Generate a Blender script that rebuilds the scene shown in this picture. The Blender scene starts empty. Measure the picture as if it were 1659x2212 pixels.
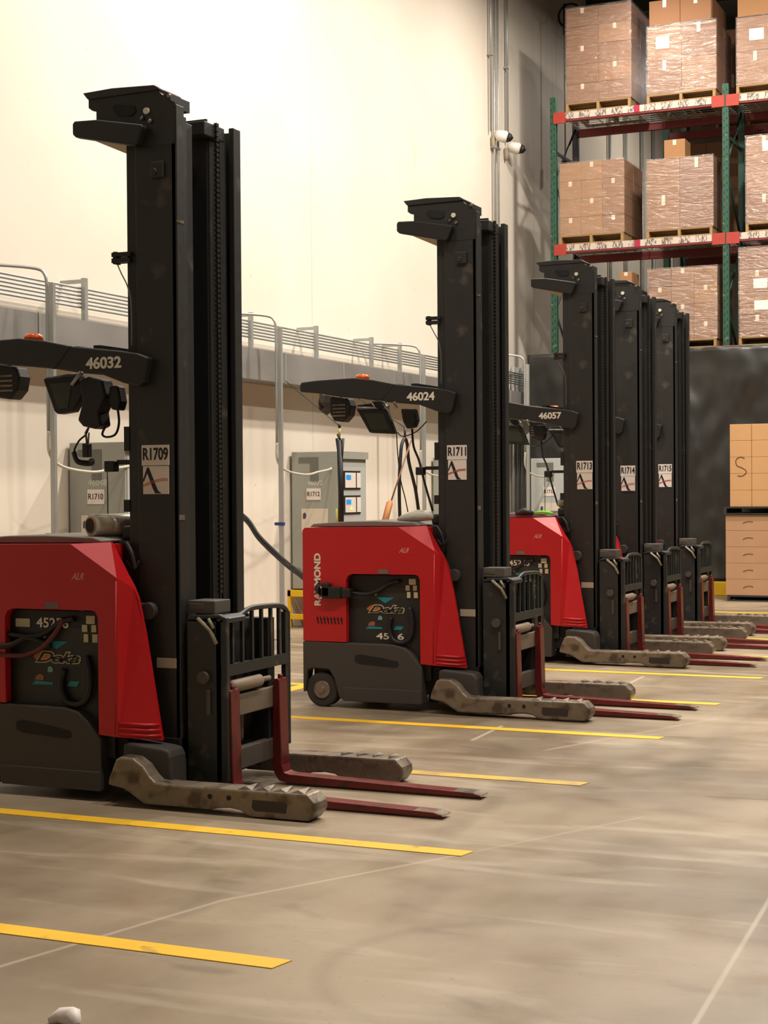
import bpy, bmesh, math, random
from mathutils import Vector, Matrix, noise as mnoise

random.seed(7)
S = bpy.context.scene
COL = S.collection

# ------------------------------------------------------------------ camera
cam_d = bpy.data.cameras.new('camera')
cam = bpy.data.objects.new('camera', cam_d)
COL.objects.link(cam)
S.camera = cam
cam_d.sensor_fit = 'HORIZONTAL'
cam_d.sensor_width = 36.0
cam_d.lens = 3438.16 / 1659.0 * 36.0
cam_d.clip_end = 200
yaw, pitch, roll = math.radians(-23.8357), math.radians(-0.80156), math.radians(-0.4158)
fw = Vector((math.sin(yaw)*math.cos(pitch), math.cos(yaw)*math.cos(pitch), math.sin(pitch)))
r0 = Vector((math.cos(yaw), -math.sin(yaw), 0)); u0 = r0.cross(fw)
rr = r0*math.cos(roll) + u0*math.sin(roll)
uu = -r0*math.sin(roll) + u0*math.cos(roll)
M = Matrix((rr, uu, -fw)).transposed().to_4x4()
M.translation = Vector((0, 0, 1.5))
cam.matrix_world = M

# ------------------------------------------------------------------ view + world + ceiling lamps
S.view_settings.view_transform = 'Standard'
S.view_settings.look = 'None'
S.view_settings.gamma = 1.0
S.view_settings.use_curve_mapping = False
S.view_settings.exposure = 0.0
w = bpy.data.worlds.new('hall'); S.world = w; w.use_nodes = True
w.node_tree.nodes['Background'].inputs[0].default_value = (1.0, .86, .70, 1)
w.node_tree.nodes['Background'].inputs[1].default_value = 0.05

def lamp(name, loc, power, size, color=(1.0, .90, .79)):
    d = bpy.data.lights.new(name, 'AREA'); d.shape = 'DISK'; d.size = size
    d.energy = power; d.color = color
    o = bpy.data.objects.new(name, d); COL.objects.link(o); o.location = loc
    return o
for (lx, ly, lz, pw) in ((-5.62, 20.93, 8.7, 130), (-2.7, 18.2, 9.2, 760), (-2.7, 21.9, 9.4, 80), (2.1, 20.6, 9.2, 120), (-5.3, 13.5, 9.2, 430), (-1.6, 13.5, 9.2, 520), (2.1, 13.5, 9.2, 330),
                         (-1.6, 6.4, 9.2, 300), (2.1, 6.4, 9.2, 330), (-5.3, 6.4, 9.2, 160), (2.1, -.7, 9.2, 110), (-5.3, 29.0, 9.2, 150), (-1.6, 29.0, 9.2, 60)):
    lamp('high_bay_lamp', (lx, ly, lz), pw, .3 if lz < 9 else .45)

# ------------------------------------------------------------------ materials
def s2l(c):
    return tuple(((v/255)/12.92 if v/255 <= .04045 else (((v/255)+.055)/1.055)**2.4) for v in c)
MATS = {}
def mat(name, rgb, rough=.5, metal=0.0, var=.12, scale=12.0, bump=0.0, spec=None, emit=None, coat=0.0, dirt=None, dscale=3.0, dthr=(.55, .7), stretch=(1, 1, 1)):
    if name in MATS: return MATS[name]
    m = bpy.data.materials.new(name); m.use_nodes = True
    nt = m.node_tree; n = nt.nodes; L = nt.links
    b = n['Principled BSDF']
    c = s2l(rgb)
    tc = n.new('ShaderNodeTexCoord'); mp = n.new('ShaderNodeMapping')
    mp.inputs['Scale'].default_value = stretch
    L.new(tc.outputs['Object'], mp.inputs[0])
    nz = n.new('ShaderNodeTexNoise'); nz.inputs['Scale'].default_value = scale; nz.inputs['Detail'].default_value = 6
    L.new(mp.outputs[0], nz.inputs['Vector'])
    mx = n.new('ShaderNodeMix'); mx.data_type = 'RGBA'
    mx.inputs[6].default_value = tuple(v*(1-var) for v in c) + (1,)
    mx.inputs[7].default_value = tuple(min(1, v*(1+var)) for v in c) + (1,)
    L.new(nz.outputs['Fac'], mx.inputs[0])
    out = mx.outputs[2]
    if dirt:
        nd = n.new('ShaderNodeTexNoise'); nd.inputs['Scale'].default_value = dscale; nd.inputs['Detail'].default_value = 8
        L.new(mp.outputs[0], nd.inputs['Vector'])
        mr = n.new('ShaderNodeMapRange'); mr.inputs[1].default_value = dthr[0]; mr.inputs[2].default_value = dthr[1]
        L.new(nd.outputs['Fac'], mr.inputs[0])
        m2 = n.new('ShaderNodeMix'); m2.data_type = 'RGBA'
        L.new(mr.outputs[0], m2.inputs[0]); L.new(out, m2.inputs[6]); m2.inputs[7].default_value = s2l(dirt) + (1,)
        out = m2.outputs[2]
    L.new(out, b.inputs['Base Color'])
    b.inputs['Roughness'].default_value = rough
    rm = n.new('ShaderNodeMapRange'); rm.inputs[3].default_value = max(0, rough-.08); rm.inputs[4].default_value = min(1, rough+.08)
    L.new(nz.outputs['Fac'], rm.inputs[0]); L.new(rm.outputs[0], b.inputs['Roughness'])
    b.inputs['Metallic'].default_value = metal
    if spec is not None: b.inputs['Specular IOR Level'].default_value = spec
    b.inputs['Coat Weight'].default_value = coat
    if emit:
        b.inputs['Emission Color'].default_value = s2l(rgb) + (1,); b.inputs['Emission Strength'].default_value = emit
    if bump:
        bp = n.new('ShaderNodeBump'); bp.inputs['Strength'].default_value = bump; bp.inputs['Distance'].default_value = .01
        L.new(nz.outputs['Fac'], bp.inputs['Height']); L.new(bp.outputs[0], b.inputs['Normal'])
    MATS[name] = m
    return m

RED = mat('red_paint', (184, 20, 27), .42, var=.05, bump=.05)
BLACK = mat('mast_black_steel', (38, 37, 35), .5, var=.12, scale=20, dirt=(80, 74, 66), dscale=6, dthr=(.62, .75))
DARK = mat('black_plastic', (24, 23, 22), .55)
DEEP = mat('dark_recess', (14, 13, 13), .7)
SKIRT = mat('grey_skirt_paint', (62, 58, 54), .6, var=.12, dirt=(60, 55, 50), dscale=5)
STEELW = mat('worn_grey_steel', (128, 116, 100), .42, metal=.35, var=.25, scale=25, bump=.3, dirt=(82, 72, 62), dscale=9, dthr=(.5, .62))
FORK = mat('fork_dark_red', (110, 38, 36), .35, metal=.3, var=.25, scale=15, dirt=(70, 40, 38), dscale=14)
FORKTIP = mat('polished_fork_tip', (200, 190, 175), .25, metal=.9)
CARR = mat('carriage_black', (38, 40, 39), .5, var=.2, scale=18, dirt=(84, 78, 68), dscale=8, dthr=(.6, .72))
BAR = mat('dusty_bar', (112, 100, 82), .65, var=.2)
WHITE = mat('white_sticker', (225, 215, 205), .5, var=.04)
WTXT = mat('white_lettering', (225, 218, 200), .5, var=.05)
CREAM = mat('cream_sticker', (190, 182, 150), .6, var=.1)
INK = mat('black_ink', (22, 20, 26), .6)
REDINK = mat('red_ink', (205, 90, 80), .6)
TEAL = mat('teal_print', (20, 130, 140), .5, var=.15)
ORANGEP = mat('orange_print', (190, 100, 40), .5)
AMBER = mat('amber_lens', (225, 90, 25), .25, var=.1)
RUBBER = mat('tyre_rubber', (48, 45, 42), .75, var=.2)
TOPC = mat('grey_top_cover', (120, 114, 104), .6, var=.15)
TAN = mat('tan_plate', (170, 150, 115), .6)
GREEN = mat('rack_green', (20, 68, 50), .5, var=.15, dirt=(80, 110, 90), dscale=15, dthr=(.64, .7))
BEAMR = mat('beam_orange_red', (150, 44, 30), .5, var=.15)
BEAMD = mat('beam_dark_red', (110, 30, 28), .55, var=.15)
NAVY = mat('dark_blue_steel', (34, 36, 48), .5)
WOOD = mat('pallet_wood', (142, 114, 74), .75, var=.25, scale=8, stretch=(1, 1, 6))
WOODD = mat('grey_pallet_wood', (120, 102, 80), .8, var=.25, scale=8)
BPLAS = mat('black_pallet', (38, 36, 34), .6)
GALV = mat('galvanised_steel', (168, 170, 166), .38, metal=.45, var=.15, scale=6)
GALVD = mat('galvanised_duct', (136, 134, 130), .5, metal=.3, var=.3, scale=3, stretch=(1, .4, 1))
CAB = mat('charger_grey_paint', (150, 152, 142), .5, var=.06)
CABF = mat('charger_light_grey', (176, 180, 176), .45, var=.06)
YEL = mat('safety_yellow', (222, 178, 20), .5, var=.1)
CABLE = mat('black_cable', (18, 17, 22), .5)
REDC = mat('red_cable', (95, 40, 45), .5)
FLEX = mat('flex_conduit', (196, 194, 180), .45, metal=.2)
SCREEN = mat('tablet_screen', (50, 56, 44), .3)
GLASSY = mat('blue_display', (30, 130, 200), .3, emit=.6)
LED = mat('green_led', (150, 255, 90), .3, emit=2.0)
HIVIS = mat('hi_vis_green', (120, 220, 40), .6)
HANDLE = mat('orange_wood_handle', (176, 116, 64), .6)
TAG = mat('yellow_tape', (190, 180, 90), .6)
WCAM = mat('white_camera_body', (225, 220, 210), .4)
CARDS = [mat('cardboard_%s' % k, c, .8, var=.07, scale=4, bump=.05) for k, c in (('tan', (134, 95, 64)), ('brown', (122, 85, 59)), ('light', (146, 106, 68)))]
GREYB = mat('grey_board', (165, 152, 128), .8, var=.06)
TAPE = mat('clear_packing_tape', (205, 185, 165), .25)
BAG = mat('translucent_bag', (190, 186, 172), .4, var=.2, bump=.6)

# stretch film
def film_mat():
    m = bpy.data.materials.new('stretch_film'); m.use_nodes = True
    nt = m.node_tree; n = nt.nodes; L = nt.links; n.remove(n['Principled BSDF'])
    o = n['Material Output']; tc = n.new('ShaderNodeTexCoord'); mp = n.new('ShaderNodeMapping')
    mp.inputs['Scale'].default_value = (1.5, 1.5, 7); mp.inputs['Rotation'].default_value = (0.1, .15, 0)
    L.new(tc.outputs['Object'], mp.inputs[0])
    nz = n.new('ShaderNodeTexNoise'); nz.inputs['Scale'].default_value = 3; nz.inputs['Detail'].default_value = 7; nz.inputs['Distortion'].default_value = 1.2
    L.new(mp.outputs[0], nz.inputs[0])
    bp = n.new('ShaderNodeBump'); bp.inputs['Strength'].default_value = .7; bp.inputs['Distance'].default_value = .05
    L.new(nz.outputs[0], bp.inputs['Height'])
    g = n.new('ShaderNodeBsdfGlossy'); g.inputs['Roughness'].default_value = .22; g.inputs[0].default_value = (1, 1, 1, 1); L.new(bp.outputs[0], g.inputs['Normal'])
    d = n.new('ShaderNodeBsdfDiffuse'); d.inputs[0].default_value = (.40, .37, .33, 1)
    t = n.new('ShaderNodeBsdfTransparent')
    mr = n.new('ShaderNodeMapRange'); mr.inputs[1].default_value = .45; mr.inputs[2].default_value = .75; mr.inputs[3].default_value = .03; mr.inputs[4].default_value = .16
    L.new(nz.outputs[0], mr.inputs[0])
    a = n.new('ShaderNodeMixShader'); L.new(mr.outputs[0], a.inputs[0]); L.new(t.outputs[0], a.inputs[1]); L.new(d.outputs[0], a.inputs[2])
    b = n.new('ShaderNodeMixShader'); b.inputs[0].default_value = .10; L.new(a.outputs[0], b.inputs[1]); L.new(g.outputs[0], b.inputs[2])
    L.new(b.outputs[0], o.inputs[0]); return m
FILM = film_mat()

# concrete floor
def floor_mat():
    m = bpy.data.materials.new('polished_concrete'); m.use_nodes = True
    nt = m.node_tree; n = nt.nodes; L = nt.links; b = n['Principled BSDF']
    geo = n.new('ShaderNodeNewGeometry')
    def noise(sc, det, scale=(1, 1, 1), rot=0, dist=0):
        mp = n.new('ShaderNodeMapping'); mp.inputs['Scale'].default_value = scale; mp.inputs['Rotation'].default_value = (0, 0, rot)
        L.new(geo.outputs['Position'], mp.inputs[0])
        z = n.new('ShaderNodeTexNoise'); z.inputs['Scale'].default_value = sc; z.inputs['Detail'].default_value = det; z.inputs['Distortion'].default_value = dist
        L.new(mp.outputs[0], z.inputs[0]); return z.outputs['Fac']
    def rng(x, a, c, d=0, e=1):
        r = n.new('ShaderNodeMapRange'); L.new(x, r.inputs[0])
        for i, v in enumerate((a, c, d, e)): r.inputs[i+1].default_value = v
        return r.outputs[0]
    def mixc(f, a, c):
        x = n.new('ShaderNodeMix'); x.data_type = 'RGBA'; L.new(f, x.inputs[0])
        for i, v in ((6, a), (7, c)):
            if isinstance(v, tuple): x.inputs[i].default_value = s2l(v) + (1,)
            else: L.new(v, x.inputs[i])
        return x.outputs[2]
    def ma(op, a, c=None):
        x = n.new('ShaderNodeMath'); x.operation = op
        for i, v in enumerate((a, c)):
            if v is None: continue
            if isinstance(v, (int, float)): x.inputs[i].default_value = v
            else: L.new(v, x.inputs[i])
        return x.outputs[0]
    base = mixc(rng(noise(.55, 6), .36, .62), (116, 102, 82), (156, 140, 117))
    base = mixc(rng(noise(1.3, 8, (1, .35, 1), .5, .5), .52, .70, 0, .6), base, (92, 82, 66))
    base = mixc(rng(noise(2.2, 8, (.35, 1.6, 1), -.25, .8), .54, .68, 0, .55), base, (180, 167, 147))
    base = mixc(rng(noise(26, 4), .62, .75, 0, .35), base, (110, 98, 84))
    base = mixc(rng(noise(4, 7, (.6, 1.3, 1), .3, .3), .60, .72, 0, .35), base, (84, 74, 62))
    sep = n.new('ShaderNodeSeparateXYZ'); L.new(geo.outputs['Position'], sep.inputs[0])
    X, Y = sep.outputs[0], sep.outputs[1]
    def line(x0, y0, x1, y1, wd, colr, amt):
        nonlocal base
        dx, dy = x1-x0, y1-y0; ln = math.hypot(dx, dy)
        a, c = -dy/ln, dx/ln
        d = ma('ABSOLUTE', ma('ADD', ma('ADD', ma('MULTIPLY', X, a), ma('MULTIPLY', Y, c)), -(a*x0+c*y0)))
        t = ma('ADD', ma('ADD', ma('MULTIPLY', X, dx/ln/ln), ma('MULTIPLY', Y, dy/ln/ln)), -(dx*x0+dy*y0)/ln/ln)
        k = ma('MULTIPLY', rng(d, wd*.4, wd, 1, 0), ma('MULTIPLY', rng(t, -.02, .02), rng(t, .98, 1.02, 1, 0)))
        base = mixc(ma('MULTIPLY', k, amt), base, colr)
    line(-3.25, 3.7, -2.9, 5.07, .014, (188, 176, 156), .5)
    line(-2.9, 5.07, -2.35, 6.09, .014, (188, 176, 156), .5)
    line(-2.35, 6.09, -1.85, 7.1, .012, (182, 170, 150), .4)
    line(-.99, 4.0, -1.12, 7.5, .012, (190, 178, 160), .5)
    line(-3.36, 8.87, -3.39, 9.5, .018, (200, 190, 170), .6)
    line(-3.2, 11.1, -3.23, 12.4, .018, (200, 190, 170), .6)
    line(-2.84, 8.7, -2.2, 10.3, .02, (176, 164, 146), .5)
    line(-1.7, 7.68, -1.38, 7.70, .012, (62, 55, 48), .8)
    # dark curved tyre mark
    cx, cy, R = -1.62, 4.62, .59
    d = ma('SQRT', ma('ADD', ma('POWER', ma('ABSOLUTE', ma('ADD', X, -cx)), 2.0), ma('POWER', ma('ABSOLUTE', ma('ADD', Y, -cy)), 2.0)))
    k = rng(ma('ABSOLUTE', ma('ADD', d, -R)), .01, .05, 1, 0)
    k = ma('MULTIPLY', k, ma('MULTIPLY', rng(X, -1.45, -1.7), rng(Y, 4.0, 4.2)))
    base = mixc(ma('MULTIPLY', k, .22), base, (100, 90, 70))
    L.new(base, b.inputs['Base Color'])
    L.new(rng(noise(3, 6), .3, .7, .30, .52), b.inputs['Roughness'])
    b.inputs['Specular IOR Level'].default_value = .5
    bp = n.new('ShaderNodeBump'); bp.inputs['Strength'].default_value = .08; bp.inputs['Distance'].default_value = .01
    L.new(noise(14, 6), bp.inputs['Height']); L.new(bp.outputs[0], b.inputs['Normal'])
    return m
FLOOR = floor_mat()

def wall_mat():
    m = bpy.data.materials.new('painted_concrete_wall'); m.use_nodes = True
    nt = m.node_tree; n = nt.nodes; L = nt.links; b = n['Principled BSDF']
    geo = n.new('ShaderNodeNewGeometry')
    def noise(sc, det, scale=(1, 1, 1)):
        mp = n.new('ShaderNodeMapping'); mp.inputs['Scale'].default_value = scale; L.new(geo.outputs['Position'], mp.inputs[0])
        z = n.new('ShaderNodeTexNoise'); z.inputs['Scale'].default_value = sc; z.inputs['Detail'].default_value = det; L.new(mp.outputs[0], z.inputs[0]); return z.outputs['Fac']
    def rng(x, a, c, d, e):
        r = n.new('ShaderNodeMapRange'); L.new(x, r.inputs[0])
        for i, v in enumerate((a, c, d, e)): r.inputs[i+1].default_value = v
        return r.outputs[0]
    def mixc(f, a, c):
        x = n.new('ShaderNodeMix'); x.data_type = 'RGBA'; L.new(f, x.inputs[0])
        for i, v in ((6, a), (7, c)):
            if isinstance(v, tuple): x.inputs[i].default_value = s2l(v) + (1,)
            else: L.new(v, x.inputs[i])
        return x.outputs[2]
    base = mixc(rng(noise(.5, 4), .3, .7, 0, 1), (222, 212, 196), (232, 224, 210))
    base = mixc(rng(noise(6, 6), .70, .76, 0, .5), base, (150, 138, 122))
    base = mixc(rng(noise(3, 6, (1, 1, .2)), .66, .76, 0, .35), base, (190, 178, 160))
    sep = n.new('ShaderNodeSeparateXYZ'); L.new(geo.outputs['Position'], sep.inputs[0])
    # panel joints every 7.9 m
    md = n.new('ShaderNodeMath'); md.operation = 'PINGPONG'; md.inputs[1].default_value = 3.95
    ad = n.new('ShaderNodeMath'); ad.operation = 'ADD'; ad.inputs[1].default_value = -16.14; L.new(sep.outputs[1], ad.inputs[0]); L.new(ad.outputs[0], md.inputs[0])
    base = mixc(rng(md.outputs[0], .006, .014, .35, 0), base, (160, 148, 130))
    L.new(base, b.inputs['Base Color']); b.inputs['Roughness'].default_value = .6
    bp = n.new('ShaderNodeBump'); bp.inputs['Strength'].default_value = .1; bp.inputs['Distance'].default_value = .01
    L.new(noise(18, 6), bp.inputs['Height']); L.new(bp.outputs[0], b.inputs['Normal'])
    return m
WALL = wall_mat()
CEIL = mat('dark_roof_deck', (60, 58, 54), .8)
BACKW = mat('far_wall_paint', (110, 104, 94), .8)
TARP = mat('black_tarpaulin', (36, 36, 34), .38, var=.25, scale=5, bump=.7, stretch=(1, 1, .35))

# label strip with barcodes
def strip_mat():
    m = bpy.data.materials.new('barcode_label_strip'); m.use_nodes = True
    nt = m.node_tree; n = nt.nodes; L = nt.links; b = n['Principled BSDF']
    tc = n.new('ShaderNodeTexCoord'); mp = n.new('ShaderNodeMapping'); mp.inputs['Scale'].default_value = (1, 1, .3)
    L.new(tc.outputs['Object'], mp.inputs[0])
    nz = n.new('ShaderNodeTexNoise'); nz.inputs['Scale'].default_value = 60; L.new(mp.outputs[0], nz.inputs[0])
    rp = n.new('ShaderNodeMapRange'); rp.inputs[1].default_value = .45; rp.inputs[2].default_value = .55; L.new(nz.outputs[0], rp.inputs[0])
    wv = n.new('ShaderNodeTexWave'); wv.inputs['Scale'].default_value = 1.3; L.new(tc.outputs['Object'], wv.inputs[0])
    r2 = n.new('ShaderNodeMapRange'); r2.inputs[1].default_value = .2; r2.inputs[2].default_value = .3; L.new(wv.outputs['Fac'], r2.inputs[0])
    mu = n.new('ShaderNodeMath'); mu.operation = 'MULTIPLY'; L.new(rp.outputs[0], mu.inputs[0]); L.new(r2.outputs[0], mu.inputs[1])
    mx = n.new('ShaderNodeMix'); mx.data_type = 'RGBA'; L.new(mu.outputs[0], mx.inputs[0])
    mx.inputs[6].default_value = s2l((182, 170, 158)) + (1,); mx.inputs[7].default_value = s2l((96, 86, 82)) + (1,)
    L.new(mx.outputs[2], b.inputs['Base Color']); b.inputs['Roughness'].default_value = .5
    return m
STRIP = strip_mat()

# ------------------------------------------------------------------ geometry helpers
class G:
    def __init__(s): s.bm = bmesh.new()
    def poly(s, vs, faces):
        v = [s.bm.verts.new(p) for p in vs]
        for f in faces:
            try: s.bm.faces.new([v[i] for i in f])
            except ValueError: pass
        return s
    def box(s, x0, x1, y0, y1, z0, z1):
        return s.poly([(x0,y0,z0),(x1,y0,z0),(x1,y1,z0),(x0,y1,z0),(x0,y0,z1),(x1,y0,z1),(x1,y1,z1),(x0,y1,z1)],
                      [(0,3,2,1),(4,5,6,7),(0,1,5,4),(1,2,6,5),(2,3,7,6),(3,0,4,7)])
    def prism(s, pts, a, b, ax='y'):
        n = len(pts)
        f = {'y': lambda p, t: (p[0], t, p[1]), 'x': lambda p, t: (t, p[0], p[1]), 'z': lambda p, t: (p[0], p[1], t)}[ax]
        vs = [f(p, a) for p in pts] + [f(p, b) for p in pts]
        fs = [tuple(range(n)), tuple(range(2*n-1, n-1, -1))] + [(i, (i+1) % n, n+(i+1) % n, n+i) for i in range(n)]
        return s.poly(vs, fs)
    def tube(s, pts, r, n=10, cap=True):
        P = [Vector(p) for p in pts]; rings = []; prev = None
        for i, p in enumerate(P):
            t = (P[min(i+1, len(P)-1)] - P[max(i-1, 0)]).normalized()
            if prev is None:
                a = Vector((0, 0, 1)) if abs(t.z) < .9 else Vector((1, 0, 0)); u = t.cross(a).normalized()
            else:
                u = (prev - t*prev.dot(t)).normalized()
            prev = u; v = t.cross(u); ri = r[i] if isinstance(r, (list, tuple)) else r
            rings.append([s.bm.verts.new(p + (u*math.cos(2*math.pi*k/n) + v*math.sin(2*math.pi*k/n))*ri) for k in range(n)])
        for i in range(len(rings)-1):
            for k in range(n):
                f = s.bm.faces.new((rings[i][k], rings[i][(k+1) % n], rings[i+1][(k+1) % n], rings[i+1][k])); f.smooth = True
        if cap:
            s.bm.faces.new(rings[0][::-1]); s.bm.faces.new(rings[-1])
        return s
    def ring(s, c, R, r, ax='y', n=24, m=8):
        pts = []
        for i in range(n+1):
            a = 2*math.pi*i/n
            q = {'y': (math.cos(a)*R, 0, math.sin(a)*R), 'x': (0, math.cos(a)*R, math.sin(a)*R), 'z': (math.cos(a)*R, math.sin(a)*R, 0)}[ax]
            pts.append((c[0]+q[0], c[1]+q[1], c[2]+q[2]))
        return s.tube(pts, r, m, False)
    def mesh(s, name):
        bmesh.ops.recalc_face_normals(s.bm, faces=s.bm.faces)
        me = bpy.data.meshes.new(name); s.bm.to_mesh(me); s.bm.free(); return me
def P(name, g, m, parent=None, label=None, bevel=0, seg=2):
    o = bpy.data.objects.new(name, g.mesh(name) if isinstance(g, G) else g)
    o.data.materials.append(m); COL.objects.link(o)
    if parent: o.parent = parent
    if label: o['label'] = label
    if bevel:
        b = o.modifiers.new('bevel', 'BEVEL'); b.width = bevel; b.segments = seg; b.limit_method = 'ANGLE'; b.angle_limit = math.radians(40)
    return o
def T(o, label, cat, group=None, kind=None):
    o['label'] = label; o['category'] = cat
    if group: o['group'] = group
    if kind: o['kind'] = kind
    return o
def thing(name, label, cat, loc=(0, 0, 0), group=None):
    o = bpy.data.objects.new(name, None); COL.objects.link(o); o.location = loc; o.empty_display_size = .2
    return T(o, label, cat, group)
def struct(name, g, m):
    o = P(name, g, m); o['kind'] = 'structure'; return o
TXT = {}
def text_geo(s, cx, cz, w, h, y, rot=0, bold=.02, shear=0, face='y'):
    """lettering as flat mesh on a plane facing -Y, centred at (cx, cz), fitted to w x h"""
    cu = bpy.data.curves.new('t', 'FONT'); cu.body = s; cu.offset = bold; cu.extrude = .004; cu.shear = shear
    ob = bpy.data.objects.new('t', cu); COL.objects.link(ob)
    bpy.context.view_layer.update()
    me = bpy.data.meshes.new_from_object(ob.evaluated_get(bpy.context.evaluated_depsgraph_get()))
    bpy.data.objects.remove(ob); bpy.data.curves.remove(cu)
    xs = [v.co.x for v in me.vertices]; ys = [v.co.y for v in me.vertices]
    x0, x1, y0, y1 = min(xs), max(xs), min(ys), max(ys)
    if rot: W, H = h, w
    else: W, H = w, h
    for v in me.vertices:
        a = ((v.co.x-x0)/(x1-x0)-.5)*W; b = ((v.co.y-y0)/(y1-y0)-.5)*H; d = v.co.z
        if rot: a, b = -b, a
        if face == 'y': v.co = (cx+a, y - .001 - d*.2, cz+b)
        else: v.co = (y + .001 + d*.2, cx+a, cz+b)
    me.materials.clear()
    return me
def catmull(pts, k=6):
    P_ = [Vector(p) for p in pts]; out = []
    for i in range(len(P_)-1):
        a, b, c, d = P_[max(i-1, 0)], P_[i], P_[i+1], P_[min(i+2, len(P_)-1)]
        for j in range(k):
            t = j/k
            out.append(.5*((2*b) + (c-a)*t + (2*a-5*b+4*c-d)*t*t + (3*b-a-3*c+d)*t**3))
    out.append(P_[-1]); return out

# ------------------------------------------------------------------ the setting
struct('floor', G().box(-8, 14, -8, 42, -.2, 0), FLOOR)
struct('wall_left', G().box(-8.3, -8, -8, 42, -.2, 10.3), WALL)
struct('wall_back', G().box(-8, 14, 42, 42.3, -.2, 10.3), BACKW)
g = G().box(-8, 14, -8, 42, 10.3, 10.5)
for y in range(-6, 42, 3): g.box(-8, 14, y, y+.12, 9.7, 10.3)
struct('ceiling', g, CEIL)

# painted stripes
stripes = [(2.82, 'closest to the camera'), (4.45, 'second'), (6.10, ''), (7.76, ''), (9.36, ''), (10.97, ''), (12.58, ''), (14.18, ''), (15.8, ''), (17.42, ''), (19.1, '')]
slab = {4.45: 'yellow bay stripe on the open floor at the bottom left',
        6.10: 'yellow bay stripe in front of the truck lettered R1709',
        7.76: 'faded yellow bay stripe just behind the truck lettered R1709',
        9.36: 'yellow bay stripe in front of the truck lettered R1711',
        10.97: 'yellow bay stripe just behind the truck lettered R1711',
        12.58: 'yellow bay stripe in front of the truck lettered R1713',
        14.18: 'yellow bay stripe between the R1713 truck and the next one',
        15.8: 'yellow bay stripe between the two farthest trucks',
        17.42: 'yellow bay stripe just behind the farthest truck',
        19.1: 'farthest yellow bay stripe, toward the black curtain'}
PAINT = mat('worn_yellow_floor_paint', (232, 184, 38), .5, var=.08, scale=5, dirt=(150, 126, 66), dscale=6, dthr=(.62, .72))
PAINTF = mat('faded_yellow_floor_paint', (206, 172, 70), .5, var=.1, scale=5, dirt=(150, 130, 90), dscale=4, dthr=(.45, .7))
for y in slab:
    o = P('floor_stripe', G().poly([(-6.0, y-.05, .003), (-2.34, y-.05, .003), (-2.32, y+.05, .003), (-6.0, y+.05, .003), (-6.0, y-.05, .0005), (-2.34, y-.05, .0005), (-2.32, y+.05, .0005), (-6.0, y+.05, .0005)],
          [(0,1,2,3),(4,7,6,5),(0,4,5,1),(1,5,6,2),(2,6,7,3),(3,7,4,0)]), PAINTF if y == 7.76 else PAINT)
    T(o, slab[y], 'floor marking', 'yellow bay stripes')
o = P('floor_stripe', G().box(-5.55, -5.43, 2, 20, .0005, .0025), PAINT); T(o, 'long yellow stripe along the back of the bays, behind the trucks', 'floor marking')
o = P('curb', G().box(-7.4, 4, 22.02, 22.16, 0, .19), YEL, bevel=.01); T(o, 'yellow curb at the foot of the black curtain', 'curb')

# ------------------------------------------------------------------ reach truck
def decal(truck, mast, num, x0, x1, z0, z1, tid):
    """white number plate above a white logo plate on the mast side"""
    zm = z0 + (z1-z0)*.585
    pl = P('number_sticker', G().box(x0-.003, x1, -.3245, -.3195, zm, z1), WHITE, truck, 'white sticker lettered ' + num)
    w = x1-x0
    P('lettering', text_geo(num, (x0+x1)/2, zm+(z1-zm)*.56, w*.94, (z1-zm)*.62, -.3245, bold=.025), INK, pl)
    lg = P('logo_sticker', G().box(x0+.004, x1-.003, -.324, -.3195, z0, zm-.003), WHITE, truck, 'white sticker with black and red logo')
    h = zm-z0
    def q(a, b): return (x0 + .004 + a*(w-.007), z0 + b*h)
    # black stroke, a lambda shape whose right leg sweeps out at the foot
    P('logo_stroke', G().prism([q(.0,.50), q(.17,.93), q(.23,.93), q(.45,.42), q(.58,.12), q(.72,.02), q(.48,.02), q(.38,.2), q(.17,.74), q(.02,.42)], -.3256, -.3238), INK, lg)
    g = G()
    for k in (0, .055):
        up = [q(a, .27+k + .22*math.sin(a*1.75)) for a in (0, .15, .3, .45, .6, .75, .97)]
        dn = [(p[0], p[1]-h*.022) for p in reversed(up)]
        g.prism(up+dn, -.3264, -.325)
    P('logo_arc', g, REDINK, lg)

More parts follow.
